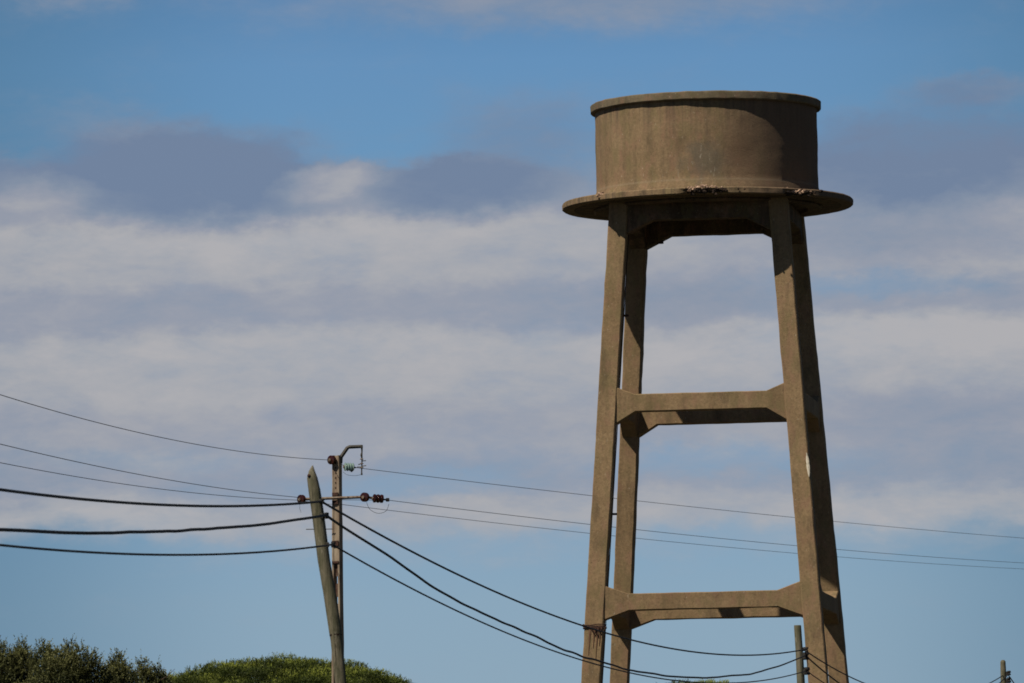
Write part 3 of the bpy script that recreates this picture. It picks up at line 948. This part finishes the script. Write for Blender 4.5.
# ================================================================== LIGHT
SUN_AZ = R(180 + 47.5)      # clockwise from +Y
SUN_EL = R(53)
sd = Vector((math.sin(SUN_AZ) * math.cos(SUN_EL), math.cos(SUN_AZ) * math.cos(SUN_EL), math.sin(SUN_EL)))
sun = bpy.data.lights.new('sun', 'SUN'); sun.energy = 5.0; sun.angle = R(0.5); sun.color = (1.0, 0.88, 0.72)
so = bpy.data.objects.new('sun', sun); COL.objects.link(so)
so.location = (-60, -60, 90)
so.rotation_euler = sd.to_track_quat('Z', 'Y').to_euler()

# ================================================================== SKY
world = bpy.data.worlds.new('World'); scene.world = world
world.use_nodes = True
nt = world.node_tree; nt.nodes.clear()
k = NB(nt)
out = k.n('ShaderNodeOutputWorld')
sky = k.n('ShaderNodeTexSky', sky_type='NISHITA'); sky.sun_disc = False
sky.sun_elevation = SUN_EL; sky.sun_rotation = SUN_AZ
sky.air_density = 0.55; sky.dust_density = 0.1; sky.ozone_density = 1.4
bg_sky = k.n('ShaderNodeBackground'); k.link(sky.outputs[0], bg_sky.inputs[0]); bg_sky.inputs[1].default_value = 0.04
co = k.coord('Generated')
sx = k.n('ShaderNodeSeparateXYZ'); k.link(co, sx.inputs[0])
X, Y, Z = sx.outputs
hyp = k.math('SQRT', k.math('ADD', k.math('MULTIPLY', X, X), k.math('MULTIPLY', Y, Y)))
AZ = k.math('MULTIPLY', k.math('ARCTAN2', X, Y), 73.0)       # units: hundredth of FPX * radians
EL = k.math('MULTIPLY', k.math('ARCTAN2', Z, hyp), 73.0)
comb = k.n('ShaderNodeCombineXYZ'); k.link(AZ, comb.inputs[0]); k.link(EL, comb.inputs[1])
P0 = comb.outputs[0]
def cnoise(scale, detail, rough, sx_, sy_, loc, dist=0.0):
    return k.noise(k.mapping(P0, (sx_, sy_, 1), loc), scale, detail, rough, dist)
def cen(f, amp): return k.math('MULTIPLY', k.math('SUBTRACT', f, 0.5), amp)
w1 = cen(cnoise(0.9, 5, .58, .8, 1.2, (3.1, 1.7, 0)), 0.6)
w2 = cen(cnoise(0.9, 5, .58, .8, 1.2, (13.1, 8.7, 4)), 0.40)
w3 = cen(cnoise(3.6, 5, .6, .7, 1.2, (23.1, 5.7, 2)), 0.34)
U = k.math('ADD', k.math('ADD', AZ, w1), k.math('ADD', cen(cnoise(3.2, 5, .62, .8, 1.2, (5.5, 15.7, 9)), 0.40), 0.16))
V = k.math('ADD', k.math('ADD', EL, w2), k.math('ADD', w3, -0.08))
def uv(px, py):
    r = ray(px, py)
    return math.atan2(r.x, r.y) * 73.0, math.atan2(r.z, math.hypot(r.x, r.y)) * 73.0
def blob(px, py, rx, ry, soft=0.35):
    u, v = uv(px, py)
    dx = k.math('DIVIDE', k.math('SUBTRACT', U, u), rx / 100)
    dy = k.math('DIVIDE', k.math('SUBTRACT', V, v), ry / 100)
    r2 = k.math('ADD', k.math('MULTIPLY', dx, dx), k.math('MULTIPLY', dy, dy))
    mr = k.n('ShaderNodeMapRange', interpolation_type='SMOOTHERSTEP')
    k.link(k.math('SQRT', r2), mr.inputs[0])
    mr.inputs[1].default_value = soft; mr.inputs[2].default_value = 1.25
    mr.inputs[3].default_value = 1.0; mr.inputs[4].default_value = 0.0
    return mr.outputs[0]
# photo heights -> elevation fraction (0 = horizon, 1 = 8.6 units up)
TOPU = 12.5
def vy(py): return uv(512, py)[1] / TOPU
vfac = k.math('DIVIDE', V, TOPU, clamp=True)
efac = k.math('DIVIDE', EL, TOPU, clamp=True)
def bands(lst, fac):
    st = sorted([(vy(y), c) for y, c in lst])
    return k.ramp(fac, st, 'EASE')
cover = bands([(-60, .35), (60, .02), (150, .08), (215, 1.0), (430, .97), (480, .82), (520, .92), (556, .32), (585, .0), (830, 0)], vfac)
light = bands([(0, .45), (150, .25), (205, .45), (240, .88), (278, .84), (305, .60), (322, .62), (350, .93), (395, .84), (420, .70), (450, .72), (485, .56), (520, .84), (560, .78), (600, .6)], vfac)
blue = k.ramp(efac, sorted([(vy(-80), (.078, .195, .385)), (vy(60), (.130, .281, .492)), (vy(200), (.150, .310, .500)), (vy(450), (.200, .350, .520)), (vy(600), (.255, .382, .497)), (vy(780), (.275, .388, .480))]))

def addc(field, b_, amp): return k.math('ADD', field, k.math('MULTIPLY', b_, amp))
C_ = cover; L_ = light
# dark cloud heads over the pale bank
b1 = blob(200, 180, 165, 62, .40); C_ = addc(C_, b1, 1.0); 
b1b = blob(5, 178, 80, 34, .3); C_ = addc(C_, b1b, .75)
b2 = blob(470, 196, 110, 36, .4); C_ = addc(C_, b2, .9)
b3 = blob(540, 140, 130, 66, .05); C_ = addc(C_, b3, .55)
b7 = blob(110, 125, 120, 36, .05); C_ = addc(C_, b7, .32)
b4 = blob(940, 160, 175, 60, .3); C_ = addc(C_, b4, .75)
b5 = blob(590, 8, 330, 50, .05); C_ = addc(C_, b5, .62)
b6 = blob(100, -6, 160, 24, .1); C_ = addc(C_, b6, .28)
b4b = blob(985, 92, 90, 24, .1); C_ = addc(C_, b4b, .75)
p1 = blob(52, 200, 66, 32, .1); C_ = addc(C_, p1, .8)
p2 = blob(345, 187, 62, 24, .15); C_ = addc(C_, p2, .9)
g1 = blob(900, 292, 180, 18, .1); C_ = addc(C_, g1, -.38)
g2 = blob(420, 492, 150, 20, .1); C_ = addc(C_, g2, -.34)
g5 = blob(160, 468, 130, 16, .1); C_ = addc(C_, g5, -.22)
g3 = blob(740, 468, 180, 24, .1); C_ = addc(C_, g3, -.34)
g4 = blob(90, 560, 190, 45, .1); C_ = addc(C_, g4, -.35)
for bb, am in ((b1, -.40), (b1b, -.20), (b2, -.36), (b3, -.18), (b4, -.44), (b4b, -.2), (p1, .40), (p2, .50), (b5, -.05),
               (blob(900, 350, 200, 34, .1), .10), (blob(900, 235, 200, 50, .1), -.40), (blob(150, 515, 110, 30, .1), .18), (blob(930, 520, 200, 36, .1), .08),
               (blob(960, 430, 200, 40, .1), -.16), (blob(700, 300, 140, 60, .1), -.14), (blob(250, 245, 300, 30, .1), .10)):
    L_ = addc(L_, bb, am)
n1 = cen(cnoise(1.3, 6, .62, .55, 1.5, (1, 2, 0), .3), 0.75)
n2 = cen(cnoise(5.5, 6, .62, .6, 1.5, (7, 2, 3), .2), 0.27)
nn = k.math('ADD', n1, n2)
C_ = k.math('ADD', C_, nn)
mr = k.n('ShaderNodeMapRange', interpolation_type='SMOOTHSTEP'); k.link(C_, mr.inputs[0])
mr.inputs[1].default_value = -0.02; mr.inputs[2].default_value = 1.1
cov = k.math('MULTIPLY', mr.outputs[0], .95)
L_ = k.math('ADD', L_, k.math('MULTIPLY', nn, .75), clamp=True)
cloud = k.ramp(L_, [(0.0, (.168, .225, .338)), (0.35, (.235, .282, .370)), (0.65, (.315, .335, .398)), (0.85, (.395, .398, .425)), (1.0, (.445, .435, .448))])
edge = k.n('ShaderNodeMapRange', interpolation_type='SMOOTHSTEP'); k.link(k.math('ABSOLUTE', k.math('SUBTRACT', AZ, 0.3)), edge.inputs[0])
edge.inputs[1].default_value = 2.2; edge.inputs[2].default_value = 6.5; edge.inputs[3].default_value = 0.0; edge.inputs[4].default_value = 0.60
blue = k.mix(edge.outputs[0], blue, (0.070, 0.175, 0.285))
col = k.mix(cov, blue, cloud)
bg_cl = k.n('ShaderNodeBackground'); k.link(col, bg_cl.inputs[0]); bg_cl.inputs[1].default_value = 1.0
# the low bank of cloud and haze gives way to plain sky higher up
mh = k.n('ShaderNodeMapRange', interpolation_type='SMOOTHSTEP'); k.link(EL, mh.inputs[0])
mh.inputs[1].default_value = 11.5; mh.inputs[2].default_value = 17.0
# and the bank thins out to either side
ma = k.n('ShaderNodeMapRange', interpolation_type='SMOOTHSTEP'); k.link(k.math('ABSOLUTE', AZ), ma.inputs[0])
ma.inputs[1].default_value = 30.0; ma.inputs[2].default_value = 80.0
ms = k.n('ShaderNodeMixShader'); k.link(k.math('MAXIMUM', mh.outputs[0], ma.outputs[0]), ms.inputs[0])
k.link(bg_cl.outputs[0], ms.inputs[1]); k.link(bg_sky.outputs[0], ms.inputs[2])
k.link(ms.outputs[0], out.inputs[0])

# ================================================================== RENDER
scene.render.engine = 'CYCLES'
scene.view_settings.view_transform = 'Standard'
scene.view_settings.look = 'None'
scene.view_settings.exposure = 0
scene.view_settings.gamma = 1
scene.render.resolution_x = 1024; scene.render.resolution_y = 683
scene.cycles.filter_width = 1.75
